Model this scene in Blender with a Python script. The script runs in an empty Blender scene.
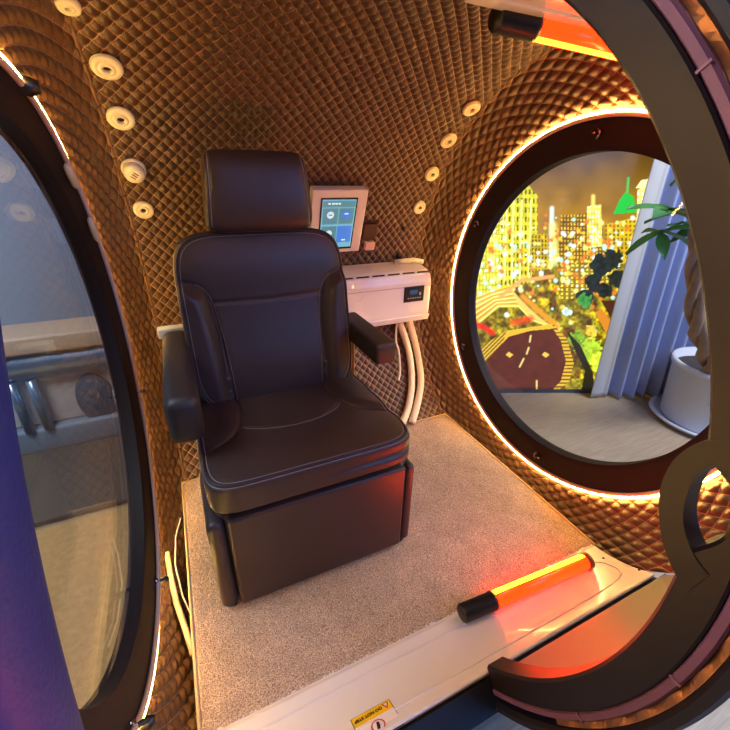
import bpy, bmesh, math, random
import numpy as np
from mathutils import Vector, Matrix
S = bpy.context.scene
COL = S.collection
random.seed(4)
R_ = math.radians
YC, ZC, RD = -0.4456, 0.6318, 0.78          # axis of the drum-shaped chamber runs along X

# ---------------------------------------------------------------- camera, world, lights, exposure
cd = bpy.data.cameras.new('camera'); co = bpy.data.objects.new('camera', cd); COL.objects.link(co)
r = Vector((0.90797186, -0.41863105, 0.01830711)); u = Vector((0.17025143, 0.40847527, 0.89675103)); f = Vector((0.38288583, 0.81110788, -0.44215659))
m = Matrix((r, u, -f)).transposed().to_4x4(); m.translation = (-0.4693, -1.32634, 1.0758)
co.matrix_world = m
cd.sensor_width = 36; cd.lens = 36 * 398.065 / 730; cd.clip_start = 0.01
S.camera = co
S.view_settings.view_transform = 'Standard'; S.view_settings.look = 'None'
S.view_settings.gamma = 1; S.view_settings.use_curve_mapping = False
S.view_settings.exposure = 0.0

w = bpy.data.worlds.new('world'); S.world = w; w.use_nodes = True
w.node_tree.nodes['Background'].inputs[0].default_value = (0.45, 0.50, 0.90, 1)
w.node_tree.nodes['Background'].inputs[1].default_value = 0.08

def lamp(name, kind, loc, power, color, size=0.3, target=None, sy=None):
    l = bpy.data.lights.new(name, kind); l.energy = power; l.color = color
    if kind == 'AREA':
        l.size = size
        if sy: l.shape = 'RECTANGLE'; l.size_y = sy
    else: l.shadow_soft_size = size
    o = bpy.data.objects.new(name, l); COL.objects.link(o); o.location = loc
    if target: o.rotation_euler = (Vector(target) - Vector(loc)).to_track_quat('-Z', 'Y').to_euler()
    return o
# added unseen lamps: a blue one aimed at the left jamb, others overhead
lamp('added_blue_light', 'AREA', (1.3, -3.0, 1.9), 65, (0.04, 0.32, 1.0), 1.6, (-0.56, -1.1, 0.9))
lamp('added_room_light', 'AREA', (2.3, -1.3, 2.4), 85, (0.92, 0.93, 1.0), 0.9, (2.2, -0.5, 0))
lamp('added_room_light', 'AREA', (-1.6, -0.3, 2.4), 55, (0.80, 0.88, 1.0), 0.9, (-1.5, 0.6, 0))
lamp('added_room_light', 'AREA', (0.3, -2.6, 2.4), 8, (0.95, 0.60, 0.85), 0.8, (0.1, -1.2, 0.2))

# ---------------------------------------------------------------- materials
def lin(c): return tuple((x / 12.92 if x <= .04045 else ((x + .055) / 1.055) ** 2.4) for x in c)
def srgb(r, g, b): return lin((r / 255, g / 255, b / 255))
def mat(name, color, rough=.5, metal=0, noise=0, nscale=60, bump=0, bscale=200, emit=None, estr=0, coat=0, spec=.5):
    m = bpy.data.materials.new(name); m.use_nodes = True
    nt = m.node_tree; N = nt.nodes; L = nt.links; b = N['Principled BSDF']
    b.inputs['Base Color'].default_value = (*color, 1); b.inputs['Roughness'].default_value = rough
    b.inputs['Metallic'].default_value = metal; b.inputs['Coat Weight'].default_value = coat
    b.inputs['Specular IOR Level'].default_value = spec
    tc = N.new('ShaderNodeTexCoord')
    if noise:
        n = N.new('ShaderNodeTexNoise'); n.inputs['Scale'].default_value = nscale; n.inputs['Detail'].default_value = 4
        mx = N.new('ShaderNodeMix'); mx.data_type = 'RGBA'
        mx.inputs[6].default_value = (*[c * (1 - noise) for c in color], 1); mx.inputs[7].default_value = (*[min(1, c * (1 + noise)) for c in color], 1)
        L.new(tc.outputs['Object'], n.inputs['Vector']); L.new(n.outputs['Fac'], mx.inputs[0]); L.new(mx.outputs[2], b.inputs['Base Color'])
    if bump:
        n = N.new('ShaderNodeTexNoise'); n.inputs['Scale'].default_value = bscale; n.inputs['Detail'].default_value = 3
        bp = N.new('ShaderNodeBump'); bp.inputs['Strength'].default_value = bump; bp.inputs['Distance'].default_value = .001
        L.new(tc.outputs['Object'], n.inputs['Vector']); L.new(n.outputs['Fac'], bp.inputs['Height']); L.new(bp.outputs[0], b.inputs['Normal'])
    if emit:
        b.inputs['Emission Color'].default_value = (*emit, 1); b.inputs['Emission Strength'].default_value = estr
    return m
def glassmat(name, tint, gloss_rough=.02, refl=.7):
    m = bpy.data.materials.new(name); m.use_nodes = True; nt = m.node_tree; N = nt.nodes; L = nt.links
    N.remove(N['Principled BSDF']); out = N['Material Output']
    t = N.new('ShaderNodeBsdfTransparent'); t.inputs[0].default_value = (*tint, 1)
    g = N.new('ShaderNodeBsdfGlossy'); g.inputs['Roughness'].default_value = gloss_rough
    lw = N.new('ShaderNodeLayerWeight'); lw.inputs['Blend'].default_value = .5
    pw = N.new('ShaderNodeMath'); pw.operation = 'POWER'; pw.inputs[1].default_value = 5; L.new(lw.outputs['Facing'], pw.inputs[0])
    fr = N.new('ShaderNodeMath'); fr.operation = 'MULTIPLY_ADD'; fr.inputs[1].default_value = refl; fr.inputs[2].default_value = .03; fr.use_clamp = True; L.new(pw.outputs[0], fr.inputs[0])
    mx = N.new('ShaderNodeMixShader'); L.new(fr.outputs[0], mx.inputs[0]); L.new(t.outputs[0], mx.inputs[1]); L.new(g.outputs[0], mx.inputs[2]); L.new(mx.outputs[0], out.inputs[0])
    return m
def quiltmat(name, leather, thread, tw=.035, rough=.4):
    m = bpy.data.materials.new(name); m.use_nodes = True; nt = m.node_tree; N = nt.nodes; L = nt.links; b = N['Principled BSDF']
    uv = N.new('ShaderNodeUVMap'); uv.uv_map = 'quilt'
    sep = N.new('ShaderNodeSeparateXYZ'); L.new(uv.outputs[0], sep.inputs[0])
    def line(i):
        p = N.new('ShaderNodeMath'); p.operation = 'PINGPONG'; p.inputs[1].default_value = .5; L.new(sep.outputs[i], p.inputs[0])
        q = N.new('ShaderNodeMath'); q.operation = 'LESS_THAN'; q.inputs[1].default_value = tw; L.new(p.outputs[0], q.inputs[0])
        return q
    a, c = line(0), line(1)
    mx = N.new('ShaderNodeMath'); mx.operation = 'MAXIMUM'; L.new(a.outputs[0], mx.inputs[0]); L.new(c.outputs[0], mx.inputs[1])
    n = N.new('ShaderNodeTexNoise'); n.inputs['Scale'].default_value = 9; n.inputs['Detail'].default_value = 4
    ml = N.new('ShaderNodeMix'); ml.data_type = 'RGBA'; ml.inputs[6].default_value = (*[x * .8 for x in leather], 1); ml.inputs[7].default_value = (*[x * 1.25 for x in leather], 1)
    L.new(n.outputs['Fac'], ml.inputs[0])
    mc = N.new('ShaderNodeMix'); mc.data_type = 'RGBA'; L.new(mx.outputs[0], mc.inputs[0]); L.new(ml.outputs[2], mc.inputs[6]); mc.inputs[7].default_value = (*thread, 1)
    L.new(mc.outputs[2], b.inputs['Base Color']); b.inputs['Roughness'].default_value = rough
    n2 = N.new('ShaderNodeTexNoise'); n2.inputs['Scale'].default_value = 400
    bp = N.new('ShaderNodeBump'); bp.inputs['Strength'].default_value = .25; bp.inputs['Distance'].default_value = .0006
    L.new(n2.outputs['Fac'], bp.inputs['Height']); L.new(bp.outputs[0], b.inputs['Normal'])
    return m
M = dict(
    quilt=quiltmat('quilted_leather', srgb(70, 45, 25), srgb(168, 126, 100)),
    quiltd=quiltmat('quilted_leather_dark', srgb(76, 50, 32), srgb(170, 130, 95)),
    piping=mat('brown_piping', srgb(120, 84, 56), .5, bump=.3),
    chair=mat('chair_leather', srgb(56, 42, 40), .42, noise=.12, nscale=12, bump=.35, bscale=350, spec=.4),
    chairin=mat('chair_leather_perforated', srgb(60, 44, 42), .5, noise=.12, nscale=12, bump=.5, bscale=700, spec=.35),
    thread=mat('stitch_thread', srgb(135, 120, 125), .8),
    arm=mat('armrest_leather', srgb(40, 30, 32), .5, bump=.35, bscale=350),
    white=mat('white_plastic', srgb(232, 222, 220), .35, noise=.02),
    whitegloss=mat('white_gloss_panel', srgb(226, 214, 212), .22, noise=.02, coat=.3),
    ivory=mat('ivory_plastic', srgb(236, 222, 190), .4),
    black=mat('black_plastic', srgb(18, 16, 18), .35),
    hole=mat('dark_opening', srgb(30, 20, 14), .8),
    jamb=mat('dark_brown_frame', srgb(30, 14, 16), .45, noise=.1, nscale=20, bump=.15),
    ring=mat('dark_window_frame', srgb(34, 20, 18), .6, noise=.1, nscale=20, bump=.1, spec=.25),
    purple=mat('mauve_seal', srgb(132, 84, 112), .45, noise=.06, nscale=30),
    gold=mat('brushed_gold_strip', srgb(190, 130, 90), .35, metal=.8, noise=.3, nscale=25, bump=.4, bscale=30),
    rim=mat('dark_rim', srgb(30, 24, 34), .5, noise=.1, nscale=20),
    jointm=mat('seal_joint_pink', srgb(160, 112, 132), .5),
    navy=mat('navy_leather', srgb(4, 30, 96), .45, noise=.15, nscale=15, bump=.4, bscale=260),
    led=mat('led_strip', (1, .8, .5), .5, emit=(1, .60, .15), estr=150),
    ledtrim=mat('led_channel', srgb(235, 190, 160), .4),
    tube=mat('orange_heat_tube', srgb(200, 60, 10), .25, emit=(1.0, .012, .0006), estr=9),
    filament=mat('glowing_filament', (1, .5, .1), .5, emit=(1.0, .05, .0006), estr=130),
    filament2=mat('glowing_filament_dim', (1, .5, .1), .5, emit=(1.0, .025, .0015), estr=45),
    chrome=mat('chrome', srgb(190, 185, 185), .2, metal=1),
    hose=mat('cream_hose', srgb(238, 218, 190), .45),
    panerefl=mat('pane_reflection_beige', srgb(122, 124, 116), .5),
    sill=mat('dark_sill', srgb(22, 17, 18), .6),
    label=mat('yellow_label', srgb(240, 190, 20), .5), labelw=mat('label_white', srgb(235, 215, 215), .5),
    ink=mat('label_ink', srgb(30, 15, 10), .6), red=mat('label_red', srgb(190, 40, 30), .6),
    glass=glassmat('window_acrylic', (.93, .95, .95)), pane=glassmat('door_acrylic', (.88, .84, .82), .06),
    pot=mat('white_pot', srgb(214, 216, 226), .4), soil=mat('soil', srgb(60, 50, 48), .9, noise=.4, bump=1, bscale=80),
    bark=mat('braided_bark', srgb(150, 120, 92), .8, noise=.3, nscale=30, bump=1, bscale=60),
    leaf=mat('leaf_green', srgb(74, 140, 56), .4, noise=.3, nscale=10),
    curtain=mat('pale_blue_curtain', srgb(160, 172, 208), .8, noise=.05, nscale=8, bump=.3, bscale=500),
    lining=mat('cream_curtain_edge', srgb(196, 192, 188), .8, bump=.3, bscale=500),
    wall=mat('pale_blue_wall', srgb(172, 186, 205), .8, noise=.04, nscale=3),
    base=mat('slate_baseboard', srgb(60, 72, 84), .5),
    steel=mat('brushed_steel_blue', srgb(150, 170, 195), .28, metal=.75, noise=.1, nscale=4),
    machine=mat('machine_white', srgb(214, 206, 202), .45), machineb=mat('machine_greyblue', srgb(135, 150, 165), .5),
    oval=mat('dark_teal_oval', srgb(66, 100, 124), .6), peach=mat('peach_top', srgb(216, 182, 152), .5),
    carpet_reflection=mat('beige_carpet_reflection', srgb(214, 166, 104), .95, noise=.35, nscale=45, bump=1, bscale=160),
    binding=mat('carpet_binding', srgb(222, 190, 130), .8, bump=.6, bscale=300),
    screenbezel=mat('screen_bezel', srgb(14, 20, 28), .2),
)
def woodmat():
    m = mat('laminate_floor', srgb(182, 166, 146), .42); nt = m.node_tree; N = nt.nodes; L = nt.links; b = N['Principled BSDF']
    tc = N.new('ShaderNodeTexCoord'); mp = N.new('ShaderNodeMapping'); mp.inputs['Rotation'].default_value = (0, 0, R_(-8)); mp.inputs['Scale'].default_value = (2, 60, 1)
    n = N.new('ShaderNodeTexNoise'); n.inputs['Scale'].default_value = 3; n.inputs['Detail'].default_value = 6
    cr = N.new('ShaderNodeValToRGB'); cr.color_ramp.elements[0].position = .35; cr.color_ramp.elements[0].color = (*srgb(160, 138, 112), 1); cr.color_ramp.elements[1].position = .68; cr.color_ramp.elements[1].color = (*srgb(188, 166, 140), 1)
    L.new(tc.outputs['Object'], mp.inputs[0]); L.new(mp.outputs[0], n.inputs['Vector']); L.new(n.outputs['Fac'], cr.inputs[0]); L.new(cr.outputs[0], b.inputs['Base Color'])
    return m
M['floor'] = woodmat()
def carpetmat():
    m = mat('carpet_loop', srgb(180, 150, 128), .95, spec=.1); nt = m.node_tree; N = nt.nodes; L = nt.links; b = N['Principled BSDF']
    tc = N.new('ShaderNodeTexCoord'); n = N.new('ShaderNodeTexNoise'); n.inputs['Scale'].default_value = 330; n.inputs['Detail'].default_value = 3
    n2 = N.new('ShaderNodeTexNoise'); n2.inputs['Scale'].default_value = 16
    cr = N.new('ShaderNodeValToRGB'); cr.color_ramp.elements[0].position = .36; cr.color_ramp.elements[0].color = (*srgb(150, 118, 100), 1); cr.color_ramp.elements[1].position = .64; cr.color_ramp.elements[1].color = (*srgb(236, 206, 176), 1)
    mx = N.new('ShaderNodeMix'); mx.data_type = 'RGBA'; mx.blend_type = 'MULTIPLY'; mx.inputs[0].default_value = .35
    bp = N.new('ShaderNodeBump'); bp.inputs['Strength'].default_value = .9; bp.inputs['Distance'].default_value = .004
    L.new(tc.outputs['Object'], n.inputs['Vector']); L.new(tc.outputs['Object'], n2.inputs['Vector']); L.new(n.outputs['Fac'], cr.inputs[0])
    L.new(cr.outputs[0], mx.inputs[6]); L.new(n2.outputs['Fac'], mx.inputs[7]); L.new(mx.outputs[2], b.inputs['Base Color'])
    L.new(n.outputs['Fac'], bp.inputs['Height']); L.new(bp.outputs[0], b.inputs['Normal'])
    return m
M['carpet'] = carpetmat()

# ---------------------------------------------------------------- object helpers
def meshobj(name, verts, faces, material, parent=None, smooth=True, uv=None, uvname='quilt'):
    me = bpy.data.meshes.new(name); me.from_pydata([tuple(v) for v in verts], [], faces)
    if uv is not None:
        ul = me.uv_layers.new(name=uvname); idx = np.zeros(len(me.loops), dtype=np.int32); me.loops.foreach_get('vertex_index', idx)
        ul.data.foreach_set('uv', np.asarray(uv, dtype=np.float32)[idx].ravel())
    if smooth: me.polygons.foreach_set('use_smooth', [True] * len(me.polygons))
    me.materials.append(material); me.update()
    o = bpy.data.objects.new(name, me); COL.objects.link(o)
    if parent: o.parent = parent
    return o
def grid(name, P, material, parent=None, closed_u=False, uv=None, smooth=True, flip=False):
    """P: (nu,nv,3) numpy"""
    nu, nv = P.shape[:2]; i = np.arange(nu * nv).reshape(nu, nv)
    a = i[:-1, :-1].ravel(); b = i[1:, :-1].ravel(); c = i[1:, 1:].ravel(); d = i[:-1, 1:].ravel()
    F = np.stack([a, b, c, d], 1)
    if flip: F = F[:, ::-1]
    me = bpy.data.meshes.new(name); V = P.reshape(-1, 3)
    me.vertices.add(len(V)); me.vertices.foreach_set('co', V.astype(np.float32).ravel())
    me.loops.add(F.size); me.loops.foreach_set('vertex_index', F.astype(np.int32).ravel())
    me.polygons.add(len(F)); me.polygons.foreach_set('loop_start', np.arange(0, F.size, 4, dtype=np.int32)); me.polygons.foreach_set('loop_total', np.full(len(F), 4, dtype=np.int32))
    if uv is not None:
        ul = me.uv_layers.new(name='quilt'); ul.data.foreach_set('uv', uv.reshape(-1, 2)[F.ravel()].astype(np.float32).ravel())
    me.update(calc_edges=True); me.validate()
    if smooth: me.polygons.foreach_set('use_smooth', np.ones(len(me.polygons), dtype=bool))
    me.materials.append(material)
    o = bpy.data.objects.new(name, me); COL.objects.link(o)
    if parent: o.parent = parent
    return o
def frombm(name, bm, material, parent=None, smooth=False):
    me = bpy.data.meshes.new(name); bmesh.ops.recalc_face_normals(bm, faces=bm.faces[:]); bm.to_mesh(me); bm.free(); me.materials.append(material)
    if smooth: me.polygons.foreach_set('use_smooth', [True] * len(me.polygons))
    o = bpy.data.objects.new(name, me); COL.objects.link(o)
    if parent: o.parent = parent
    return o
def box(name, c, s, material, parent=None, bev=0, rot=None, seg=3):
    bm = bmesh.new(); bmesh.ops.create_cube(bm, size=1); bmesh.ops.scale(bm, vec=s, verts=bm.verts)
    if bev: bmesh.ops.bevel(bm, geom=bm.edges[:], offset=bev, segments=seg, profile=.5, affect='EDGES')
    mt = Matrix.Translation(c) @ (rot.to_4x4() if rot else Matrix.Identity(4)); bm.transform(mt)
    return frombm(name, bm, material, parent, smooth=False)
def tube(name, pts, rad, material, parent=None, n=10, closed=False, caps=True, noise=None):
    pts = [Vector(p) for p in pts]; k = len(pts); V = []; F = []; prev = None
    rads = rad if hasattr(rad, '__len__') else [rad] * k
    for i, p in enumerate(pts):
        a = pts[(i - 1) % k] if (closed or i > 0) else pts[i]; b = pts[(i + 1) % k] if (closed or i < k - 1) else pts[i]
        t = (b - a).normalized()
        if prev is None: nrm = t.orthogonal().normalized()
        else:
            nrm = prev - t * prev.dot(t); nrm.normalize()
        prev = nrm; bn = t.cross(nrm)
        for j in range(n):
            an = 2 * math.pi * j / n; V.append(p + (nrm * math.cos(an) + bn * math.sin(an)) * rads[i])
    kk = k if closed else k - 1
    for i in range(kk):
        for j in range(n):
            F.append((i * n + j, i * n + (j + 1) % n, ((i + 1) % k) * n + (j + 1) % n, ((i + 1) % k) * n + j))
    if caps and not closed: F.append(tuple(range(n))[::-1]); F.append(tuple((k - 1) * n + j for j in range(n)))
    return meshobj(name, V, F, material, parent)
def lathe(name, prof, material, parent=None, loc=(0, 0, 0), axis=(0, 0, 1), n=32, cap=False):
    q = Vector((0, 0, 1)).rotation_difference(Vector(axis)); V = []; F = []; k = len(prof)
    for i in range(n):
        a = 2 * math.pi * i / n
        for (rr, z) in prof: V.append(q @ Vector((rr * math.cos(a), rr * math.sin(a), z)) + Vector(loc))
    for i in range(n):
        for j in range(k - 1): F.append((i * k + j, ((i + 1) % n) * k + j, ((i + 1) % n) * k + j + 1, i * k + j + 1))
    if cap:
        F.append(tuple(i * k + k - 1 for i in range(n)))
    return meshobj(name, V, F, material, parent)
def empty(name, loc=(0, 0, 0)):
    o = bpy.data.objects.new(name, None); COL.objects.link(o); o.location = (0, 0, 0); o.empty_display_size = .05
    return o
def tag(o, label, cat, group=None):
    o['label'] = label; o['category'] = cat
    if group: o['group'] = group
    return o
def struct(o): o['kind'] = 'structure'; return o
def rebase(root, loc):
    """put the empty at its base, children keep their place"""
    root.location = loc
    for ch in root.children: ch.location = Vector(ch.location) - Vector(loc)
def copytree(o, parent=None):
    c = o.copy(); COL.objects.link(c)
    if parent: c.parent = parent
    for ch in list(o.children): copytree(ch, c)
    return c
def cyl(x, rr, a):
    a = np.radians(a); return np.stack([x + 0 * a, YC + rr * np.cos(a), ZC + rr * np.sin(a)], -1)
def cylp(x, rr, a): return Vector((x, YC + rr * math.cos(R_(a)), ZC + rr * math.sin(R_(a))))

# ================================================================= CHAMBER SHELL
def puff(a, b, amp):
    return amp * np.sqrt(np.abs(np.sin(np.pi * a) * np.sin(np.pi * b)))
PU, PS = .036, .041
A0, A1 = -126.0, 104.0
xs = np.linspace(-.59, .59, 268); an = np.linspace(A0, A1, 700)
X, A = np.meshgrid(xs, an, indexing='ij'); arc = np.radians(A) * RD
qa, qb = X / PU + arc / PS, X / PU - arc / PS
rr = RD - puff(qa, qb, .0100)
P = np.stack([X, YC + rr * np.cos(np.radians(A)), ZC + rr * np.sin(np.radians(A))], -1)
struct(grid('wall_back', P, M['quilt'], uv=np.stack([qa, qb], -1)))
# horizontal joint where two quilted sheets meet behind the tablet
for aa, nm in ((31.5, 'trim_1'),):
    struct(tube(nm, [cylp(x, RD - .004, aa) for x in np.linspace(-.585, .585, 60)], .0022, M['piping']))
def shoulder(side, name):
    th = np.linspace(0, 360, 1000); t = np.linspace(0, 1, 56)
    T, TH = np.meshgrid(t, th, indexing='ij'); ph = T * np.pi / 2
    x0 = .59 + .09 * (.55 * np.sin(ph) + .45 * T); r0 = .60 + .18 * (.55 * np.cos(ph) + .45 * (1 - T))
    dx = np.gradient(x0[:, 0], t); dr = np.gradient(r0[:, 0], t); ln = np.hypot(dx, dr)
    s = np.concatenate([[0], np.cumsum((ln[1:] + ln[:-1]) / 2 * np.diff(t))])[:, None] + 0 * TH
    nx = (-dr / ln)[:, None]; nr = (dx / ln)[:, None]      # outward normal of the profile
    K = 70                                                 # stitches round the ring
    pa = TH / 360 * K; sv = s / .034
    qa, qb = pa + sv, pa - sv
    h = puff(qa, qb, .0105) * np.clip((1 - T) / .10, 0, 1) * np.clip(T / .03, 0, 1)
    xx = x0 - nx * h * 1.0; rr = r0 - nr * h
    P = np.stack([side * xx, YC + rr * np.cos(np.radians(TH)), ZC + rr * np.sin(np.radians(TH))], -1)
    struct(grid(name, P, M['quiltd'], uv=np.stack([qa, qb], -1)))
shoulder(-1, 'wall_left'); shoulder(1, 'wall_right')
for side, nm in ((-1, 'trim_2'), (1, 'trim_3')):          # pleated piping on the seam
    pts = [cylp(side * .588, RD - .004 + .0022 * (i % 2), a) for i, a in enumerate(np.linspace(-128, 104, 200))]
    struct(tube(nm, pts, [.0055 if i % 2 else .0068 for i in range(200)], M['piping'], n=8))
# end walls outside the seam on the open front side (shell thickness) and round windows
def window(side, name, rin):
    e = struct(empty(name))
    prof = [(.600, .690), (.600, .676), (.590, .672), (rin + .012, .686), (rin, .690), (rin, .730), (.606, .730), (.606, .690)]
    V = []; F = []; n = 180; k = len(prof)
    for i in range(n):
        for (rr, xx) in prof: V.append(cylp(side * xx, rr, 360 * i / n))
    for i in range(n):
        for j in range(k): F.append((i * k + j, ((i + 1) % n) * k + j, ((i + 1) % n) * k + (j + 1) % k, i * k + (j + 1) % k))
    o = meshobj('frame', V, F, M['ring'], e, smooth=False)
    pts = [cylp(side * .666, .5975, a) for a in np.linspace(0, 360, 240, endpoint=False)]
    tube('led_strip', pts, .0019, M['led'], e, n=8, closed=True)
    pts = [cylp(side * .668, .5885, a) for a in np.linspace(0, 360, 240, endpoint=False)]
    tube('led_channel', pts, .0060, M['ledtrim'], e, n=8, closed=True)
    V = []; F = []; n = 96
    for xx in (.705, .711):
        for i in range(n): V.append(cylp(side * xx, rin + .01, 360 * i / n))
    F = [tuple(range(n)), tuple(range(n, 2 * n))[::-1]] + [(i, (i + 1) % n, n + (i + 1) % n, n + i) for i in range(n)]
    meshobj('pane', V, F, M['glass'], e, smooth=False)
    rebase(e, (side * .70, YC, ZC - .6))
    return e
window(-1, 'window_1', .522); window(1, 'window_2', .502)

# outer skin of the drum below the door opening, seen under the step panel
qx = np.linspace(-.60, .60, 200); qang = np.linspace(-136.5, -85, 170)
X, A = np.meshgrid(qx, qang, indexing='ij'); arc = np.radians(A) * .84; qa, qb = X / .03 + arc / .06, X / .03 - arc / .06
rr = .84 + puff(qa, qb, .003)
P = np.stack([X, YC + rr * np.cos(np.radians(A)), ZC + rr * np.sin(np.radians(A))], -1)
M['outer'] = quiltmat('outer_leather', srgb(38, 26, 26), srgb(80, 58, 46), .03, .5)
struct(grid('wall_outer', P, M['outer'], uv=np.stack([qa, qb], -1)))
struct(grid('trim_4', np.stack([cyl(x, rv, np.full(2, -136.8)) if 0 else np.array([cylp(x, .785, -136.9), cylp(x, .845, -136.9)]) for x in np.linspace(-.6, .6, 20)]).astype(float), M['sill']))

# ---------------------------------------------------------------- door frame: arc jambs concentric with the drum
def sweep(name, prof_fn, angs, material, parent, smooth=False, caps=True):
    V = []; F = []; k = None
    for a in angs:
        pr = prof_fn(a); k = len(pr)
        for (x, rr) in pr: V.append(cylp(x, rr, a))
    n = len(angs)
    for i in range(n - 1):
        for j in range(k): F.append((i * k + j, i * k + (j + 1) % k, (i + 1) * k + (j + 1) % k, (i + 1) * k + j))
    if caps: F += [tuple(range(k)), tuple((n - 1) * k + j for j in range(k))[::-1]]
    return meshobj(name, V, F, material, parent, smooth)
def sm(t): t = max(0, min(1, t)); return t * t * (3 - 2 * t)
def notch(a): return .757 + .028 * sm((a - 165.3) / 3) * sm((175.6 - a) / 4.5)
door = struct(empty('door_1'))
J0, J1 = 96, 222.3
ang = np.linspace(J0, J1, 260)
def jp(a):
    n = notch(a); return [(.030, n), (-.010, n), (-.015, n + .004), (-.0155, .8005), (-.013, .803), (.030, .803)]
sweep('jamb', jp, ang, M['jamb'], door)
sweep('seal', lambda a: [(.030, .803), (-.010, .8035), (-.014, .806), (-.014, .814), (-.010, .8165), (.030, .8165)], np.linspace(J0, J1 + .8, 200), M['purple'], door)
sweep('metal_strip', lambda a: [(.030, .8165), (-.006 - .002 * math.sin(a * 1.3), .817), (-.009, .826), (.030, .826)], np.linspace(J0, 210, 160), M['gold'], door)
sweep('outer_rim', lambda a: [(.034, .826), (-.012, .827), (-.020, .832), (-.020, .842), (-.012, .846), (.034, .846)], np.linspace(J0, J1 + 1, 200), M['rim'], door)
for a in (139, 187, 204):
    sweep('seal_joint', lambda q: [(-.0155, .803), (-.0135, .803), (-.0135, .8165), (-.0155, .8165)], np.linspace(a - .10, a + .10, 3), M['jointm'], door)
# round pull loop bridging the notch
lo = [(163.2, .790), (164.2, .762), (165.2, .744), (166.8, .731), (168.5, .7245), (170.3, .722), (172.6, .7265), (175, .737), (177.0, .755), (178, .775)]
li = [(165.2, .790), (165.8, .770), (166.6, .760), (167.6, .753), (168.8, .749), (170.3, .7475), (171.8, .7495), (173.3, .757), (174.6, .770), (175.2, .785)]
def interp(L, n=40):
    t = np.linspace(0, len(L) - 1, n); a = np.interp(t, range(len(L)), [p[0] for p in L]); rr = np.interp(t, range(len(L)), [p[1] for p in L])
    for _ in range(3): a[1:-1] = (a[:-2] + a[1:-1] * 2 + a[2:]) / 4; rr[1:-1] = (rr[:-2] + rr[1:-1] * 2 + rr[2:]) / 4
    return a, rr
ao, ro = interp(lo); ai, ri = interp(li); V = []; F = []
for i in range(40):
    V += [cylp(-.0162, ro[i], ao[i]), cylp(-.0162, ri[i], ai[i]), cylp(.010, ri[i], ai[i]), cylp(.010, ro[i], ao[i])]
for i in range(39):
    for j in range(4): F.append((i * 4 + j, i * 4 + (j + 1) % 4, (i + 1) * 4 + (j + 1) % 4, (i + 1) * 4 + j))
F += [(0, 1, 2, 3), (159, 158, 157, 156)]
meshobj('pull_loop', V, F, M['jamb'], door, False)
# curved clear acrylic door, slid open behind the right jamb
V = np.stack([cyl(x, .787, np.linspace(100, 221, 90)) for x in np.linspace(.03, .59, 12)])
grid('pane', V, M['pane'], door)
V = np.stack([cyl(x, .7855, np.linspace(206, 223, 30)) for x in np.linspace(.03, .592, 12)])
grid('pane_reflection', V, M['panerefl'], door)  # opaque beige sheet painted in for the reflection on the door acrylic
rebase(door, (0, YC - .6, ZC - .55))
# the near left jamb: padded navy leather
door2 = struct(empty('door_2'))
def lj(a):
    t = max(0, min(1, (a - 136) / 34)); r0 = .670 + .043 * t; r1 = .80; xo = -.562; out = []
    n = 18
    for i in range(n):
        q = 2 * math.pi * i / n; c, s_ = math.cos(q), math.sin(q)
        e = 2 / 2.8
        x = xo - .025 + .025 * (abs(c) ** e) * (1 if c > 0 else -1); rr_ = (r0 + r1) / 2 + (r1 - r0) / 2 * (abs(s_) ** e) * (1 if s_ > 0 else -1)
        out.append((x, rr_))
    return out
sweep('padded_jamb', lj, np.linspace(112, 222, 160), M['navy'], door2, smooth=True)
rebase(door2, (-.58, YC - .6, ZC - .55))

# ================================================================= PLATFORM
plat = empty('platform'); tag(plat, 'low carpeted platform with white front step carrying the black chair', 'platform')
nx, ny = 300, 208
gx = np.linspace(-.593, .593, nx); gy = np.linspace(-.826, -.006, ny)
X, Y = np.meshgrid(gx, gy, indexing='ij'); rng = np.random.default_rng(2)
Z = .001 + rng.random(X.shape) * .0032 - .004 * ((np.abs(X) > .590) | (Y > -.010) | (Y < -.822))
cp = grid('carpet', np.stack([X, Y, Z], -1), M['carpet'], plat)
box('slab', (0, -.416, -.024), (1.196, .832, .044), M['whitegloss'], plat, .004)
bp_ = [(-.597, -.830), (-.597, -.002), (.597, -.002), (.597, -.830)]
tube('carpet_binding', [(x, y, .001) for x, y in bp_], .0042, M['binding'], plat, n=8)
# front step: rises from the platform edge to the drum wall
ts = np.linspace(0, 1, 20); xsn = np.linspace(-.597, .590, 90)
def step(x, t, off=0):
    y = -.832 - .175 * t; z = .004 + .032 * t + .053 * t * t
    return (x, y, z + off)
V = np.array([[step(x * (1 - .02 * t * (x > 0)), t) for t in ts] for x in xsn])
top = np.concatenate([np.array([[(v[0][0], v[0][1], v[0][2] - .02)] for v in V]), V, np.array([[(v[-1][0], v[-1][1] + .002, v[-1][2] - .022)] for v in V])], 1)
grid('front_panel', top, M['whitegloss'], plat, smooth=False, flip=True)
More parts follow.
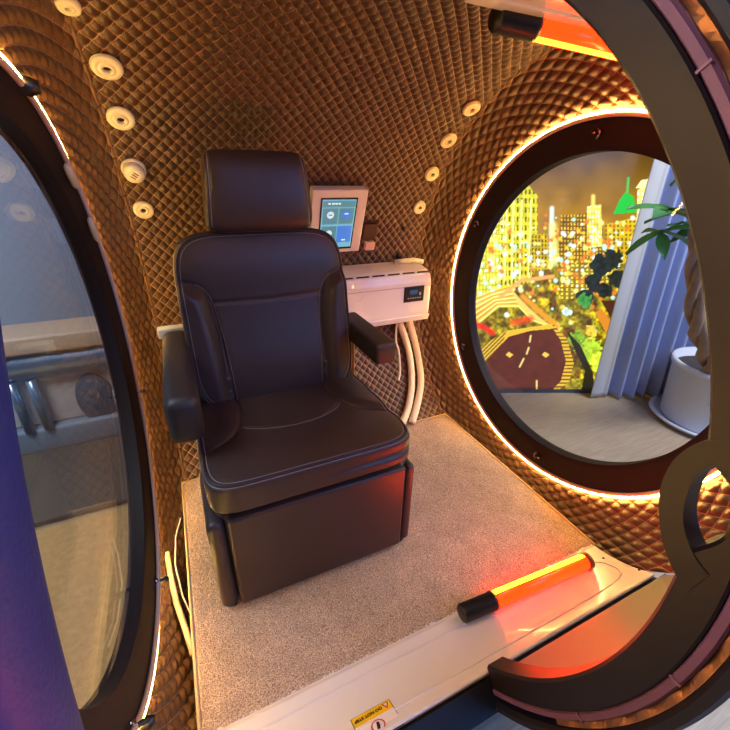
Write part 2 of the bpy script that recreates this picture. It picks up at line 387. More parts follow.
# raised inset with round corners on the step
def rrect(cx, cy, w_, h_, rad, n=8):
    out = []
    for (sx, sy, a0) in ((1, 1, 0), (-1, 1, 90), (-1, -1, 180), (1, -1, 270)):
        for i in range(n + 1):
            a = R_(a0 + 90 * i / n); out.append((cx + sx * (w_ / 2 - rad) + rad * math.cos(a), cy + sy * (h_ / 2 - rad) + rad * math.sin(a)))
    return out
rp = rrect(-.02, .56, 1.10, .72, .28)
rp = [(x, max(.1, min(.97, t))) for x, t in rrect(0, 0, 1, 1, .0001, 1)] if 0 else None
loop = []
for i in range(160):
    q = 2 * math.pi * i / 160; c, s_ = math.cos(q), math.sin(q); e = 2 / 9
    x = -.02 + .565 * (abs(c) ** e) * (1 if c > 0 else -1); t = .50 + .30 * (abs(s_) ** (2 / 3.2)) * (1 if s_ > 0 else -1)
    loop.append(Vector(step(x, t, .0004)))
tube('panel_bead', loop, .0022, M['whitegloss'], plat, n=6, closed=True)
for (x, t) in ((.560, .30), (.575, .80)):
    p = step(x, t); lathe('screw', [(0.0001, .002), (.0035, .0015), (.004, 0)], M['chrome'], plat, p, (0, .2, 1), 12)
grid('gap_shade_strip', np.array([[(x, -1.005, .072), (x, -1.018, .078)] for x in np.linspace(-.59, .585, 40)]), M['sill'], plat)  # dark strip put in for the shade of the gap under the step
# warning label printed for a reader on the far side
def label():
    t = Vector(step(0, .66)); n = Vector(step(0, .9)) - Vector(step(0, .45)); n.normalize()
    ax = Vector((-1, 0, 0)); ay = (-n).normalized()      # text right = -X, text up = into platform... rotated half a turn
    ay = Vector(n); nz = ax.cross(ay).normalized()
    if nz.z < 0: ay = ay; nz = -nz
    return ax, Vector(n), nz
lab = empty('warning_label'); lab.parent = plat
axx, axy, axn = label()
def lp(px, py, h=.0012):  # label coordinates: origin top-left corner as printed (reader on the far side)
    # corner of the label nearest the carpet, right side as we see it
    o_ = Vector(step(-.216, .655)); return o_ + axx * px + axy * py + axn * h
def lpoly(name, pts, h, material, rootp):
    V = [lp(x, y, h) for x, y in pts]; n = len(V); V += [v - axn * .0006 for v in V]
    F = [tuple(range(n)), tuple(range(n, 2 * n))[::-1]] + [(i, (i + 1) % n, n + (i + 1) % n, n + i) for i in range(n)]
    return meshobj(name, V, F, material, rootp, False)
W_, H_ = .088, .072
lpoly('label_border', [(0, -0.002), (W_ + .002, -0.002), (W_ + .002, H_), (0, H_)], .0016, M['ink'], lab)
lpoly('label_sheet', [(.0015, 0), (W_ + .0005, 0), (W_ + .0005, H_ - .002), (.0015, H_ - .002)], .0021, M['labelw'], lab)
lpoly('label_header', [(.0015, 0), (W_ + .0005, 0), (W_ + .0005, .024), (.0015, .024)], .0026, M['label'], lab)
lpoly('warning_triangle', [(.0045, .004), (.0205, .004), (.0125, .0195)][::1], .0031, M['red'], lab)
lpoly('warning_triangle', [(.0085, .006), (.0165, .006), (.0125, .0145)], .0035, M['labelw'], lab)
ringp = [(.046 + .015 * math.cos(a), .046 + .015 * math.sin(a)) for a in np.linspace(0, 2 * math.pi, 28, endpoint=False)]
lpoly('prohibition_disc', ringp, .0028, M['red'], lab)
ringp = [(.046 + .012 * math.cos(a), .046 + .012 * math.sin(a)) for a in np.linspace(0, 2 * math.pi, 28, endpoint=False)]
lpoly('prohibition_disc', ringp, .0032, M['labelw'], lab)
lpoly('footprint_mark', [(.042, .038), (.047, .037), (.049, .046), (.051, .054), (.045, .055), (.042, .047)], .0036, M['ink'], lab)
tc_ = bpy.data.curves.new('label_lettering', 'FONT'); tc_.body = 'DO NOT STEP'; tc_.size = .0098; tc_.extrude = .0002; tc_.offset = .0003
to = bpy.data.objects.new('label_lettering', tc_); COL.objects.link(to)
bpy.context.view_layer.update()
tme = bpy.data.meshes.new_from_object(to); bpy.data.objects.remove(to)
# text reads along -X; letters' tops point toward the viewer's side of the step
tx = axx; ty = axy; tz = tx.cross(ty)
base = lp(.0225, .0085, .0034)
# text up is away from the header baseline
Mt = Matrix((tx, ty, tx.cross(ty))).transposed().to_4x4(); Mt.translation = base
tme.transform(Mt); tme.materials.clear(); tme.materials.append(M['ink'])
to = bpy.data.objects.new('label_lettering', tme); COL.objects.link(to); to.parent = lab
rebase(plat, (0, -.416, -.046))

# white rods and support under the platform at the left
hp = [(-.655, -.300, -.010), (-.650, -.37, -.030), (-.640, -.45, -.052), (-.622, -.53, -.066), (-.608, -.60, -.075)]
o = tube('light_hose', hp, .008, M['hose'], n=12); tag(o, 'short cream hose lying in the gap left of the platform', 'hose')
pts = [(-.606, -.20, .020), (-.625, -.27, .012), (-.634, -.35, -.02), (-.622, -.44, -.05), (-.604, -.50, -.06)]
o = tube('thin_cable', [Vector(p) for p in pts], .0022, M['white'], n=8); tag(o, 'thin white cable looping down between platform and left quilted wall', 'cable')

# ================================================================= CHAIR
chair = empty('recliner_chair'); tag(chair, 'black leather armchair with headrest and box base on the carpeted platform', 'chair')
def spow(v, e): return np.sign(v) * np.abs(v) ** e
def pillow(name, fn, W, H, D, p, q, mcorner, mp, material, parent, n=120):
    """two-sided cushion; fn(a,b,side) extra height; mp maps local (a,b,d) -> world"""
    t = np.sin(np.linspace(-1, 1, n) * np.pi / 2)
    Sg, Vg = np.meshgrid(t, t, indexing='ij')
    wv = (1 - np.abs(Vg) ** mcorner) ** (1 / mcorner); wv = np.maximum(wv, 0)
    a = W * Sg * (wv * .999 + .001); b = H * Vg
    prof = (1 - np.abs(Sg) ** p) ** (1 / p) * (1 - np.abs(Vg) ** q) ** (1 / q)
    edge = np.clip(prof * 1.6, 0, 1)
    front = D * prof + fn(a, b) * edge; back = -D * .8 * prof
    def tri(P): return np.stack(mp(P[..., 0], P[..., 1], P[..., 2]), -1)
    Pf = tri(np.stack([a, b, front], -1)); Pb = tri(np.stack([a, b, back], -1))[::-1]
    Pall = np.concatenate([Pf, Pb], 0)
    return grid(name, Pall, material, parent)
def seam_dist(a, b, path):
    d = np.full(a.shape, 9.0)
    for (x0, y0), (x1, y1) in zip(path[:-1], path[1:]):
        dx, dy = x1 - x0, y1 - y0; t = np.clip(((a - x0) * dx + (b - y0) * dy) / (dx * dx + dy * dy + 1e-12), 0, 1)
        d = np.minimum(d, np.hypot(a - x0 - t * dx, b - y0 - t * dy))
    return d
def smoothpath(pts, n=40):
    pts = np.array(pts, float); t = np.linspace(0, len(pts) - 1, n); P = np.stack([np.interp(t, range(len(pts)), pts[:, i]) for i in range(2)], 1)
    for _ in range(14): P[1:-1] = (P[:-2] + 2 * P[1:-1] + P[2:]) / 4
    return P
# --- backrest: local a = x, b along height, d toward the sitter
BW, BH, BD = .262, .275, .058
ct = math.cos(R_(13)); st = math.sin(R_(13))
BC = Vector((-.226, -.052, .628))
def mback(a, b, d): return (BC.x + a, BC.y + b * st - d * ct, BC.z + b * ct + d * st)
seamL = smoothpath([(-.245, .135), (-.205, .125), (-.178, .085), (-.168, .03), (-.155, -.10), (-.150, -.27)]); seamR = seamL * [-1, 1]
seamH = np.array([(-.170, .068), (0, .062), (.170, .068)])
def fback(a, b):
    inner = np.interp(b, seamL[::-1, 1], np.abs(seamL[::-1, 0]))
    bol = np.clip((np.abs(a) - inner) / .05, 0, 1) * np.clip((.13 - b) / .05, 0, 1)
    h = .030 * np.sin(bol * np.pi / 2) - .004 + .010 * np.exp(-((b - .17) / .08) ** 2) + .012 * np.exp(-((b + .15) / .12) ** 2) * (np.abs(a) < .16)
    for s_ in (seamL, seamR): h = h - .0075 * np.exp(-(seam_dist(a, b, s_) / .0045) ** 2)
    h = h - .006 * np.exp(-(seam_dist(a, b, seamH) / .004) ** 2)
    return h
pillow('backrest', fback, BW, BH, BD, 9, 9, 6, mback, M['chair'], chair, 150)
def surfpt(a, b, fn, W, H, D, p, q, mc, mp, lift=.0012):
    v = b / H; wv = (1 - abs(v) ** mc) ** (1 / mc); s_ = a / (W * (wv * .999 + .001)); s_ = max(-.999, min(.999, s_))
    prof = (1 - abs(s_) ** p) ** (1 / p) * (1 - abs(v) ** q) ** (1 / q); edge = min(1, prof * 1.6)
    h = D * prof + float(fn(np.array([a]), np.array([b]))[0]) * edge + lift
    return Vector(mp(a, b, h))
def pillow_edge(sv, W, H, D, p, q, mc, mp, fn, frac=.965, n=120, rng=(0, 360)):
    pts = []
    for i in range(n + 1):
        th = R_(rng[0] + (rng[1] - rng[0]) * i / n); c, s_ = math.cos(th), math.sin(th)
        k = (abs(c) ** mc + abs(s_) ** mc) ** (-1 / mc)
        a, b = W * c * k * frac, H * s_ * k * frac
        pts.append(surfpt(a, b, fn, W, H, D, p, q, mc, mp, .001))
    return pts
pb = (BW, BH, BD, 9, 9, 6, mback)
tube('piping', pillow_edge(0, *pb, fback, .965, 130, (-80, 260)), .0034, M['arm'], chair, n=8)
tube('stitching', pillow_edge(0, *pb, fback, .935, 130, (-80, 260)), .0009, M['thread'], chair, n=5)
for sgn in (-1, 1):
    tube('stitching', [surfpt(p_[0] * (1 if sgn < 0 else -1) + sgn * .007 * -1, p_[1], fback, *pb) for p_ in seamL[6:-1]], .0007, M['thread'], chair, n=5)
# side skin of the back / shell
box('back_shell', (BC.x, BC.y + .052, BC.z - .005), (.49, .045, .50), M['arm'], chair, .02, Matrix.Rotation(-R_(13), 3, 'X'))
# --- headrest
HW, HH, HD = .150, .110, .060
HC = Vector((-.222, -.018, 1.006)); c2, s2 = math.cos(R_(6)), math.sin(R_(6))
def mhead(a, b, d): return (HC.x + a * (1 - .06 * b / HH), HC.y + b * s2 - d * c2, HC.z + b * c2 + d * s2)
def fhead(a, b): return .012 * np.cos(np.clip(b / HH, -1, 1) * 1.4) - .004 * np.exp(-(seam_dist(a, b, np.array([(-.136, -.1), (-.136, .1)])) / .003) ** 2) - .004 * np.exp(-(seam_dist(a, b, np.array([(.136, -.1), (.136, .1)])) / .003) ** 2)
pillow('headrest', fhead, HW, HH, HD, 7, 4.5, 8, mhead, M['chair'], chair, 90)
ph_ = (HW, HH, HD, 7, 4.5, 8, mhead)
for sgn in (-1, 1):
    tube('stitching', [surfpt(sgn * .136, b, fhead, *ph_) for b in np.linspace(-.092, .096, 40)], .0014, M['thread'], chair, n=5)
# --- seat cushion: local a = x, b = depth (front is -), d = up
SW, SH, SD = .272, .255, .046
SC = Vector((-.232, -.345, .374))
def mseat(a, b, d): return (SC.x + a, SC.y + b, SC.z + d + (b + SH) * -.06 + .012)
sL = smoothpath([(-.150, .25), (-.140, .13), (-.150, .03), (-.185, -.05), (-.26, -.10)]); sR = sL * [-1, 1]
sF = smoothpath([(-.150, .005), (-.10, -.030), (-.02, -.048), (.06, -.040), (.13, -.005), (.152, .035)])
def fseat(a, b):
    ib = np.interp(b, sL[::-1, 1], np.abs(sL[::-1, 0]))
    bol = np.clip((np.abs(a) - ib) / .05, 0, 1) * np.clip((b + .09) / .06, 0, 1)
    h = .014 * np.sin(bol * np.pi / 2) + .012 * np.exp(-((b + .16) / .09) ** 2) - .006 * np.exp(-((b - .1) / .12) ** 2 - (a / .15) ** 2)
    for s_ in (sL, sR, sF): h = h - .0055 * np.exp(-(seam_dist(a, b, s_) / .0045) ** 2)
    return h
pillow('seat', fseat, SW, SH, SD, 10, 10, 9, mseat, M['chair'], chair, 150)
ps = (SW, SH, SD, 10, 10, 9, mseat)
tube('piping', pillow_edge(0, *ps, fseat, .968, 130, (-215, 35)), .0034, M['arm'], chair, n=8)
tube('stitching', pillow_edge(0, *ps, fseat, .945, 130, (-215, 35)), .0010, M['thread'], chair, n=5)
tube('stitching', pillow_edge(0, *ps, fseat, .985, 130, (-215, 35)), .0009, M['thread'], chair, n=5)
tube('stitching', [surfpt(p_[0], p_[1] - .008, fseat, *ps) for p_ in sF], .0008, M['thread'], chair, n=5)
# --- box base (folded footrest)
def rbox(name, x0, x1, y0, y1, z0, z1, rad, material, parent, bulge=0, seg=5):
    bm = bmesh.new(); bmesh.ops.create_cube(bm, size=1)
    bmesh.ops.scale(bm, vec=(x1 - x0, y1 - y0, z1 - z0), verts=bm.verts); bmesh.ops.translate(bm, vec=((x0 + x1) / 2, (y0 + y1) / 2, (z0 + z1) / 2), verts=bm.verts)
    bmesh.ops.bevel(bm, geom=bm.edges[:], offset=rad, segments=seg, profile=.5, affect='EDGES')
    return frombm(name, bm, material, parent, smooth=True)
rbox('base_box', -.512, .046, -.560, -.12, .018, .322, .018, M['chair'], chair)
rbox('footrest_panel', -.470, .016, -.588, -.550, .020, .328, .010, M['chair'], chair)
rbox('side_cheek', -.517, -.474, -.582, -.35, .016, .322, .018, M['chair'], chair)
rbox('side_cheek', .020, .052, -.580, -.35, .020, .318, .014, M['chair'], chair)
for x in (-.49, .030):
    lathe('foot', [(.0001, 0), (.013, 0), (.013, .022), (.0001, .022)], M['black'], chair, (x, -.555, .001), n=16)
    lathe('foot', [(.0001, 0), (.013, 0), (.013, .022), (.0001, .022)], M['black'], chair, (x, -.18, .001), n=16)
# --- armrests
rbox('armrest', .028, .100, -.352, -.030, .532, .602, .012, M['arm'], chair)
rbox('armrest', -.556, -.478, -.465, .020, .478, .602, .026, M['arm'], chair)
rbox('armrest_support', .030, .052, -.14, -.02, .36, .56, .008, M['black'], chair)
rbox('armrest_support', -.515, -.493, -.14, -.00, .36, .56, .008, M['black'], chair)
b_ = rbox('armrest_bracket', -.566, -.490, .012, .050, .575, .606, .004, M['ivory'], chair); b_['label'] = 'ivory armrest hinge bracket'
rebase(chair, (-.23, -.35, .001))

# ================================================================= AIR VENTS
def vent(x, a, rad, label, kind='ring'):
    c = cylp(x, RD - .010, a); n = (Vector((0, YC, ZC)) - Vector((0, c.y, c.z))).normalized()
    e = empty('air_vent'); tag(e, label, 'vent', None)
    s_ = rad
    if kind == 'ring':
        lathe('flange', [(s_, 0), (s_, .005), (s_ * .93, .009), (s_ * .62, .010), (s_ * .55, .008), (s_ * .50, .011), (s_ * .30, .012), (s_ * .26, .009), (s_ * .26, .003)], M['ivory'], e, c, n, 40)
        lathe('nozzle_hole', [(.0001, .004), (s_ * .27, .004)], M['hole'], e, c, n, 24)
    else:
        lathe('flange', [(s_, 0), (s_, .005), (s_ * .9, .009), (s_ * .8, .010)], M['ivory'], e, c, n, 40)
        lathe('dome_cap', [(s_ * .86, .008), (s_ * .86, .024), (s_ * .78, .031), (s_ * .40, .034), (.0001, .034)], M['ivory'], e, c, n, 40)
        for k in range(3):
            q = n.orthogonal().normalized(); w2 = n.cross(q)
            box('slot', c + n * .0345 + q * (k - 1) * .008, (.002, .016, .001), M['hole'], e, rot=Matrix((q, w2, n)).transposed())
    rebase(e, tuple(c))
    return e
vent(-.543, 57.4, .034, 'highest whole ivory ring vent of the left wall column')
vent(-.543, 46.1, .034, 'second ivory ring vent from the top, left wall column')
vent(-.543, 34.0, .034, 'ivory vent with a raised domed cap, left wall column', 'dome')
vent(-.543, 23.7, .030, 'lowest ivory ring vent of the left wall column')
vent(-.578, 69.3, .022, 'ivory ring vent cut off at the top left ceiling seam')
vent(.532, 56.0, .031, 'highest ring vent of the right wall column, near orange lamp')
vent(.529, 45.2, .031, 'second ring vent from the top, right wall column')
vent(.530, 34.1, .031, 'third ring vent from the top, right wall column')
vent(.527, 22.8, .029, 'lowest ring vent of the right wall column, beside round window')
for o in bpy.data.objects:
    if o.name.startswith('air_vent'): o['group'] = 'round vents on the quilted wall'
for (x, a, lb) in ((.476, 15.5, 'upper small black peg on the wall above the air conditioner'), (.467, 6.0, 'lower small black peg just above the air conditioner')):
    c = cylp(x, RD - .004, a); n = (Vector((0, YC, ZC)) - Vector((0, c.y, c.z))).normalized()
    o = lathe('wall_peg', [(.010, 0), (.010, .008), (.007, .013), (.0001, .014)], M['black'], None, c, n, 18); tag(o, lb, 'peg', 'black pegs on the back wall')

# ================================================================= TABLET
tab = empty('control_tablet'); tag(tab, 'white framed touchscreen lit blue on the back wall', 'tablet')
tn = Vector((0, -math.cos(R_(20)), -math.sin(R_(20)))); tu = Vector((0, -math.sin(R_(20)), math.cos(R_(20)))); tr = Vector((1, 0, 0))
TC = cylp(.132, RD - .045, 20.4); RT = Matrix((tr, tu, -tn * -1)).transposed()
def tp(x, y, d): return TC + tr * x + tu * y + tn * d
def tbox(name, x, y, d, w_, h_, t_, material, parent=tab, bev=0):
    return box(name, tp(x, y, d), (w_, h_, t_), material, parent, bev, Matrix((tr, tu, tr.cross(tu))).transposed())
tbox('housing', 0, 0, 0, .225, .262, .040, M['white'], bev=.006)
tbox('bezel', -.004, -.006, .0212, .150, .214, .003, M['screenbezel'], bev=.001)
sc = mat('lit_screen', srgb(70, 140, 170), .2, emit=srgb(110, 185, 210), estr=.8)
scr = tbox('screen', -.004, -.004, .0225, .138, .198, .002, sc)
ic1 = mat('screen_pale', srgb(190, 230, 235), .3, emit=srgb(170, 225, 235), estr=.8); ic2 = mat('screen_blue', srgb(40, 110, 200), .3, emit=srgb(50, 120, 215), estr=.8); ic3 = mat('screen_teal', srgb(60, 130, 150), .3, emit=srgb(58, 128, 150), estr=.7)
def scr_add(name, x, y, w_, h_, m_): o = tbox(name, x, y, .0238, w_, h_, .0008, m_, scr)
scr_add('header_bar', -.004, .078, .134, .024, ic3)
for k, x in enumerate((-.045, -.030, -.017, -.004)): o = tbox('header_glyph', x, .080, .0246, .010, .006, .0008, ic1, scr)
for i, x in enumerate((-.037, .029)):
    for j, y in enumerate((.030, -.046)):
        scr_add('tile', x, y, .062, .070 if j else .064, ic3 if (i + j) % 2 else ic2 if j and i else ic3)
for (x, y, rr_, m_) in ((-.037, .036, .014, ic1), (.029, .036, .018, ic2), (-.037, -.040, .013, ic1), (.029, -.044, .020, ic2)):
    V = [tp(x + rr_ * math.cos(a), y + rr_ * math.sin(a), .0252) for a in np.linspace(0, 2 * math.pi, 24, endpoint=False)]
    meshobj('icon', V, [tuple(range(24))], m_, scr, False)
for (x, y) in ((.029, .040), (-.037, .036), (-.037, -.070), (.029, -.070)):
    o = tbox('icon_mark', x, y, .0256, .016, .005, .0005, ic1 if y < 0 or x > 0 else ic2, scr)
rebase(tab, tuple(tp(0, -.13, 0)))
sb = empty('wall_controller'); tag(sb, 'small brown control box with white switch beside the tablet', 'switch')
n_ = tn; c = cylp(.302, RD - .012, 15.5)
rot_ = Matrix((tr, tu, tr.cross(tu))).transposed()
box('body', c, (.066, .072, .026), mat('brown_box', srgb(70, 34, 28), .5), sb, .004, rot_)
box('rocker', cylp(.310, RD - .014, 10.6), (.046, .036, .024), mat('peach_switch', srgb(245, 200, 180), .4), sb, .003, rot_)
rebase(sb, tuple(c))

# ================================================================= AIR CONDITIONER
ac = empty('air_conditioner'); tag(ac, 'white wall air conditioner with black display right of the chair', 'air conditioner')
prof = [(.315, .420), (.215, .425), (.192, .445), (.186, .480), (.186, .620), (.196, .652), (.222, .668), (.322, .690), (.322, .680)]
V = []; F = []; xsn = [.090, .094, .10, .3, .5, .557, .570, .576]; ins = [.008, .002, 0, 0, 0, 0, .004, .014]
cy, cz = .25, .55
for x, d in zip(xsn, ins):
    for (y, z) in prof: V.append((x, y + (cy - y) * d * 6, z + (cz - z) * d * 6))
k = len(prof)
for i in range(len(xsn) - 1):
    for j in range(k - 1): F.append((i * k + j, i * k + j + 1, (i + 1) * k + j + 1, (i + 1) * k + j))
F += [tuple(range(k))[::-1], tuple((len(xsn) - 1) * k + j for j in range(k))]
o = meshobj('housing', V, F, M['whitegloss'], ac, False); 
bv = o.modifiers.new('bevel', 'BEVEL'); bv.width = .004; bv.segments = 2; bv.limit_method = 'ANGLE'; bv.angle_limit = R_(25)
for i, x in enumerate(np.linspace(.16, .535, 6)):
    box('vent_slot', (x, .205, .6605), (.058, .005, .004), M['hole'], ac, rot=Matrix.Rotation(R_(40), 3, 'X'))
box('seam', (.34, .1855, .602), (.48, .0015, .0025), mat('ac_seam', srgb(170, 140, 145), .5), ac)
box('lower_flap', (.34, .189, .449), (.47, .008, .030), M['whitegloss'], ac, .003, Matrix.Rotation(R_(20), 3, 'X'))
dsp = box('display', (.484, .1845, .568), (.104, .006, .072), M['black'], ac, .0025)
box('display_window', (.480, .1812, .578), (.040, .001, .020), mat('display_blue', srgb(40, 70, 110), .2, emit=srgb(40, 80, 120), estr=.5), dsp)
for i in range(6): box('display_icon', (.453 + i * .0125, .1812, .550), (.007, .001, .005), mat('display_grey', srgb(150, 150, 160), .4) if i == 0 else bpy.data.materials['display_grey'], dsp)
box('display_icon', (.514, .1812, .568), (.009, .001, .014), bpy.data.materials['display_grey'], dsp)
tube('emblem', [Vector((.225 + .016 * math.cos(a), .1850, .575 + .012 * math.sin(a * 2 if a < 3 else a))) for a in np.linspace(.3, 5, 16)], .0012, mat('faint_emblem', srgb(240, 200, 205), .4), ac, n=5)
bx2 = [(.44, .30, .692), (.47, .29, .696), (.53, .285, .698), (.575, .27, .690)]
o = tube('pipe_stub', bx2, .011, M['ivory'], None, n=12); o.parent = ac
rebase(ac, (.34, .25, .42))
def spline(pts, n=40):
    pts = [Vector(p) for p in pts]; out = []
    P = [pts[0] * 2 - pts[1]] + pts + [pts[-1] * 2 - pts[-2]]
    for i in range(1, len(P) - 2):
        for k in range(n // (len(pts) - 1)):
            t = k / (n // (len(pts) - 1)); a, b, c, d = P[i - 1:i + 3]
            out.append(.5 * ((2 * b) + (c - a) * t + (2 * a - 5 * b + 4 * c - d) * t * t + (3 * b - a - 3 * c + d) * t ** 3))
    out.append(pts[-1]); return out
o = tube('drain_hose', spline([(.456, .262, .425), (.494, .212, .272), (.477, .136, .148), (.414, .048, .064), (.345, -.015, .018)], 48), .0165, M['hose'], n=12); tag(o, 'left one of two cream hoses under the air conditioner', 'hose', 'hoses under the air conditioner')
o = tube('drain_hose', spline([(.512, .262, .425), (.539, .207, .266), (.521, .121, .142), (.455, .040, .058), (.395, -.022, .018)], 48), .0165, M['hose'], n=12); tag(o, 'right one of two cream hoses under the air conditioner', 'hose', 'hoses under the air conditioner')
o = tube('power_cable', spline([(.447, .262, .425), (.430, .232, .330), (.434, .205, .28), (.426, .168, .195), (.405, .14, .158)], 40), .005, M['ivory'], n=8); tag(o, 'thin pale cable hanging left of the two hoses', 'cable')

# ================================================================= HEAT LAMPS
def heatlamp(name, p0, p1, rad, lab_, up, capfrac=.22, bracket=True):
    p0, p1 = Vector(p0), Vector(p1); d = (p1 - p0); L_ = d.length; d.normalize(); e = empty(name); tag(e, lab_, 'lamp', 'orange heat lamp tubes')
    lathe('end_cap', [(.0001, 0), (rad * .85, 0), (rad, .004), (rad, L_ * capfrac - .006), (rad * 1.06, L_ * capfrac - .004), (rad * 1.06, L_ * capfrac + .004), (.0001, L_ * capfrac + .004)], M['black'], e, p0, d, 28)
    lathe('glass_tube', [(.0001, L_ * capfrac), (rad * .92, L_ * capfrac), (rad * .92, L_ - .016), (.0001, L_ - .016)], M['tube'], e, p0, d, 28)
    lathe('end_ring', [(.0001, L_ - .018), (rad, L_ - .018), (rad, L_ - .002), (rad * .9, L_), (.0001, L_)], mat('copper_end', srgb(120, 40, 20), .4) if 'copper_end' not in bpy.data.materials else bpy.data.materials['copper_end'], e, p0, d, 28)
    upv = Vector(up).normalized(); upv = (upv - d * upv.dot(d)).normalized(); sd = d.cross(upv)
    V = []; F = []; ns = 6
    for t in (L_ * capfrac + .006, L_ - .02):
        for i in range(ns + 1):
            a = R_(-24 + 48 * i / ns); V.append(p0 + d * t + (upv * math.cos(a) + sd * math.sin(a)) * rad * .95)
    for i in range(ns): F.append((i, i + 1, ns + 2 + i, ns + 1 + i))
    meshobj('filament', V, F, M['filament' if up[2] > 0 else 'filament2'], e, False)
    rebase(e, tuple(p0)); return e
heatlamp('heat_lamp', (.045, -.855, .040), (.492, -.880, .041), .0235, 'glowing orange tube lamp lying on the white step', (0, .50, 1))
heatlamp('heat_lamp', (.190, -.505, 1.353), (.640, -.515, 1.340), .0255, 'glowing orange tube lamp hung under the ceiling', (0, -.25, -1))
mb = empty('lamp_mount'); tag(mb, 'white ceiling panel above the upper orange lamp', 'panel')
rbox('mount_plate', .06, .62, -.80, -.545, 1.362, 1.385, .006, M['whitegloss'], mb)
rbox('mount_lip', .10, .60, -.560, -.520, 1.358, 1.372, .004, M['whitegloss'], mb)
for x in (.28, .5): rbox('lamp_clip', x, x + .014, -.530, -.480, 1.345, 1.392, .004, M['black'], mb)
for x in (.16, .55): lathe('screw', [(.0001, -.002), (.004, -.002), (.005, 0)], M['chrome'], mb, (x, -.60, 1.362), (0, 0, 1), 12)
rebase(mb, (.35, -.65, 1.385))

# ================================================================= WINDOW CLAMPS
def clamp(side, ang_, lab_, scale=1, kind='black'):
    e = empty('window_clamp'); tag(e, lab_, 'clamp')
    rad = Vector((0, math.cos(R_(ang_)), math.sin(R_(ang_)))); tan = Vector((0, -rad.z, rad.y)); X_ = Vector((-side, 0, 0))
    c = Vector((side * .672, YC, ZC)) + rad * .590 - Vector((side * -.022, 0, 0)) * (1 if scale > 1.5 else 0)
    if kind == 'black':
        tube('lever', [c + X_ * (t + .006)+ tan * .003 for t in (-.026 * scale, -.018 * scale, 0, .016 * scale, .026 * scale)], [.006 * scale, .010 * scale, .006 * scale, .010 * scale, .006 * scale], M['black'], e, n=12)
        tube('pivot', [c - rad * .014, c + rad * .012], .006 * scale, M['chrome'], e, n=12)
    elif kind == 'pad':
        tube('pad', [c + X_ * .006 + tan * t - rad * .032 for t in (-.040, -.03, 0, .03, .040)], [.003, .008, .009, .008, .003], M['peachpad'], e, n=12)
    else:
        c = Vector((side * .676, YC, ZC)) + rad * .548
        tube('bolt', [c - X_ * .002, c + X_ * .008], .009, M['ring'], e, n=14)
        tube('lever', [c + X_ * .009 + rad * .010, c + X_ * .010 - rad * .004 + tan * .010, c + X_ * .009 - rad * .014], .0035, M['chrome'], e, n=8)
        tube('lever', [c + X_ * .009 - tan * .018, c + X_ * .010 - tan * .006], .003, M['chrome'], e, n=8)
    rebase(e, tuple(c)); return e
M['peachpad'] = mat('peach_clip', srgb(240, 205, 160), .5)
def angof(y, z): return math.degrees(math.atan2(z - ZC, y - YC))
clamp(-1, 73.5, 'large black lever clamp at the upper edge of the left window', 1.7)
clamp(-1, angof(-.05, 1.07), 'peach clip pad on the upper left window frame', kind='pad')
clamp(-1, angof(.139, .969), 'lower peach clip pad on the left window frame', kind='pad')
clamp(-1, angof(.100, .355), 'black lever clamp halfway down the left window', .8)
clamp(-1, angof(-.443, .051), 'black lever clamp low on the left window near carpet', .9)
clamp(-1, angof(-.858, .235), 'black clamp at the bottom left beside the padded jamb', 1.1)
for (y, z, l) in ((-.423, 1.174, 'reddish metal latch at the top of the right window frame'), (.048, .888, 'metal latch at the upper left of the right window frame'), (.055, .324, 'metal latch at the lower left of the right window frame'), (-.492, .10, 'metal latch at the bottom of the right window frame')):
    clamp(1, angof(y, z), l, kind='bolt')

# ================================================================= ROOM OUTSIDE
FZ = -.30
struct(box('floor', (.3, .2, FZ - .02), (7.5, 8.0, .04), M['floor']))
dm = Vector((.9207, -.3903, 0)); nm_ = Vector((-.3903, -.9207, 0)); p0 = Vector((1.392, .458, FZ))
# room wall behind the mural
def planebox(name, s0, s1, h0, h1, dback, th, material, parent=None):
    c = p0 + dm * (s0 + s1) / 2 + Vector((0, 0, (h0 + h1) / 2)) - nm_ * (dback + th / 2)
    return box(name, c, (s1 - s0, th, h1 - h0), material, parent, rot=Matrix((dm, -nm_, Vector((0, 0, 1)))).transposed())
struct(planebox('wall_north', -2.2, 3.2, -.02, 2.9, .06, .08, M['wall']))
struct(planebox('baseboard_north', -.6, 1.6, -.0, .045, -.012, .03, M['base']))
struct(box('wall_west', (-1.9, 2.25, .85), (3.6, .1, 2.4), M['wall'], rot=Matrix.Rotation(R_(0), 3, 'Z')))
struct(box('wall_northwest', (-2.85, .9, .85), (.1, 2.9, 2.4), M['wall']))
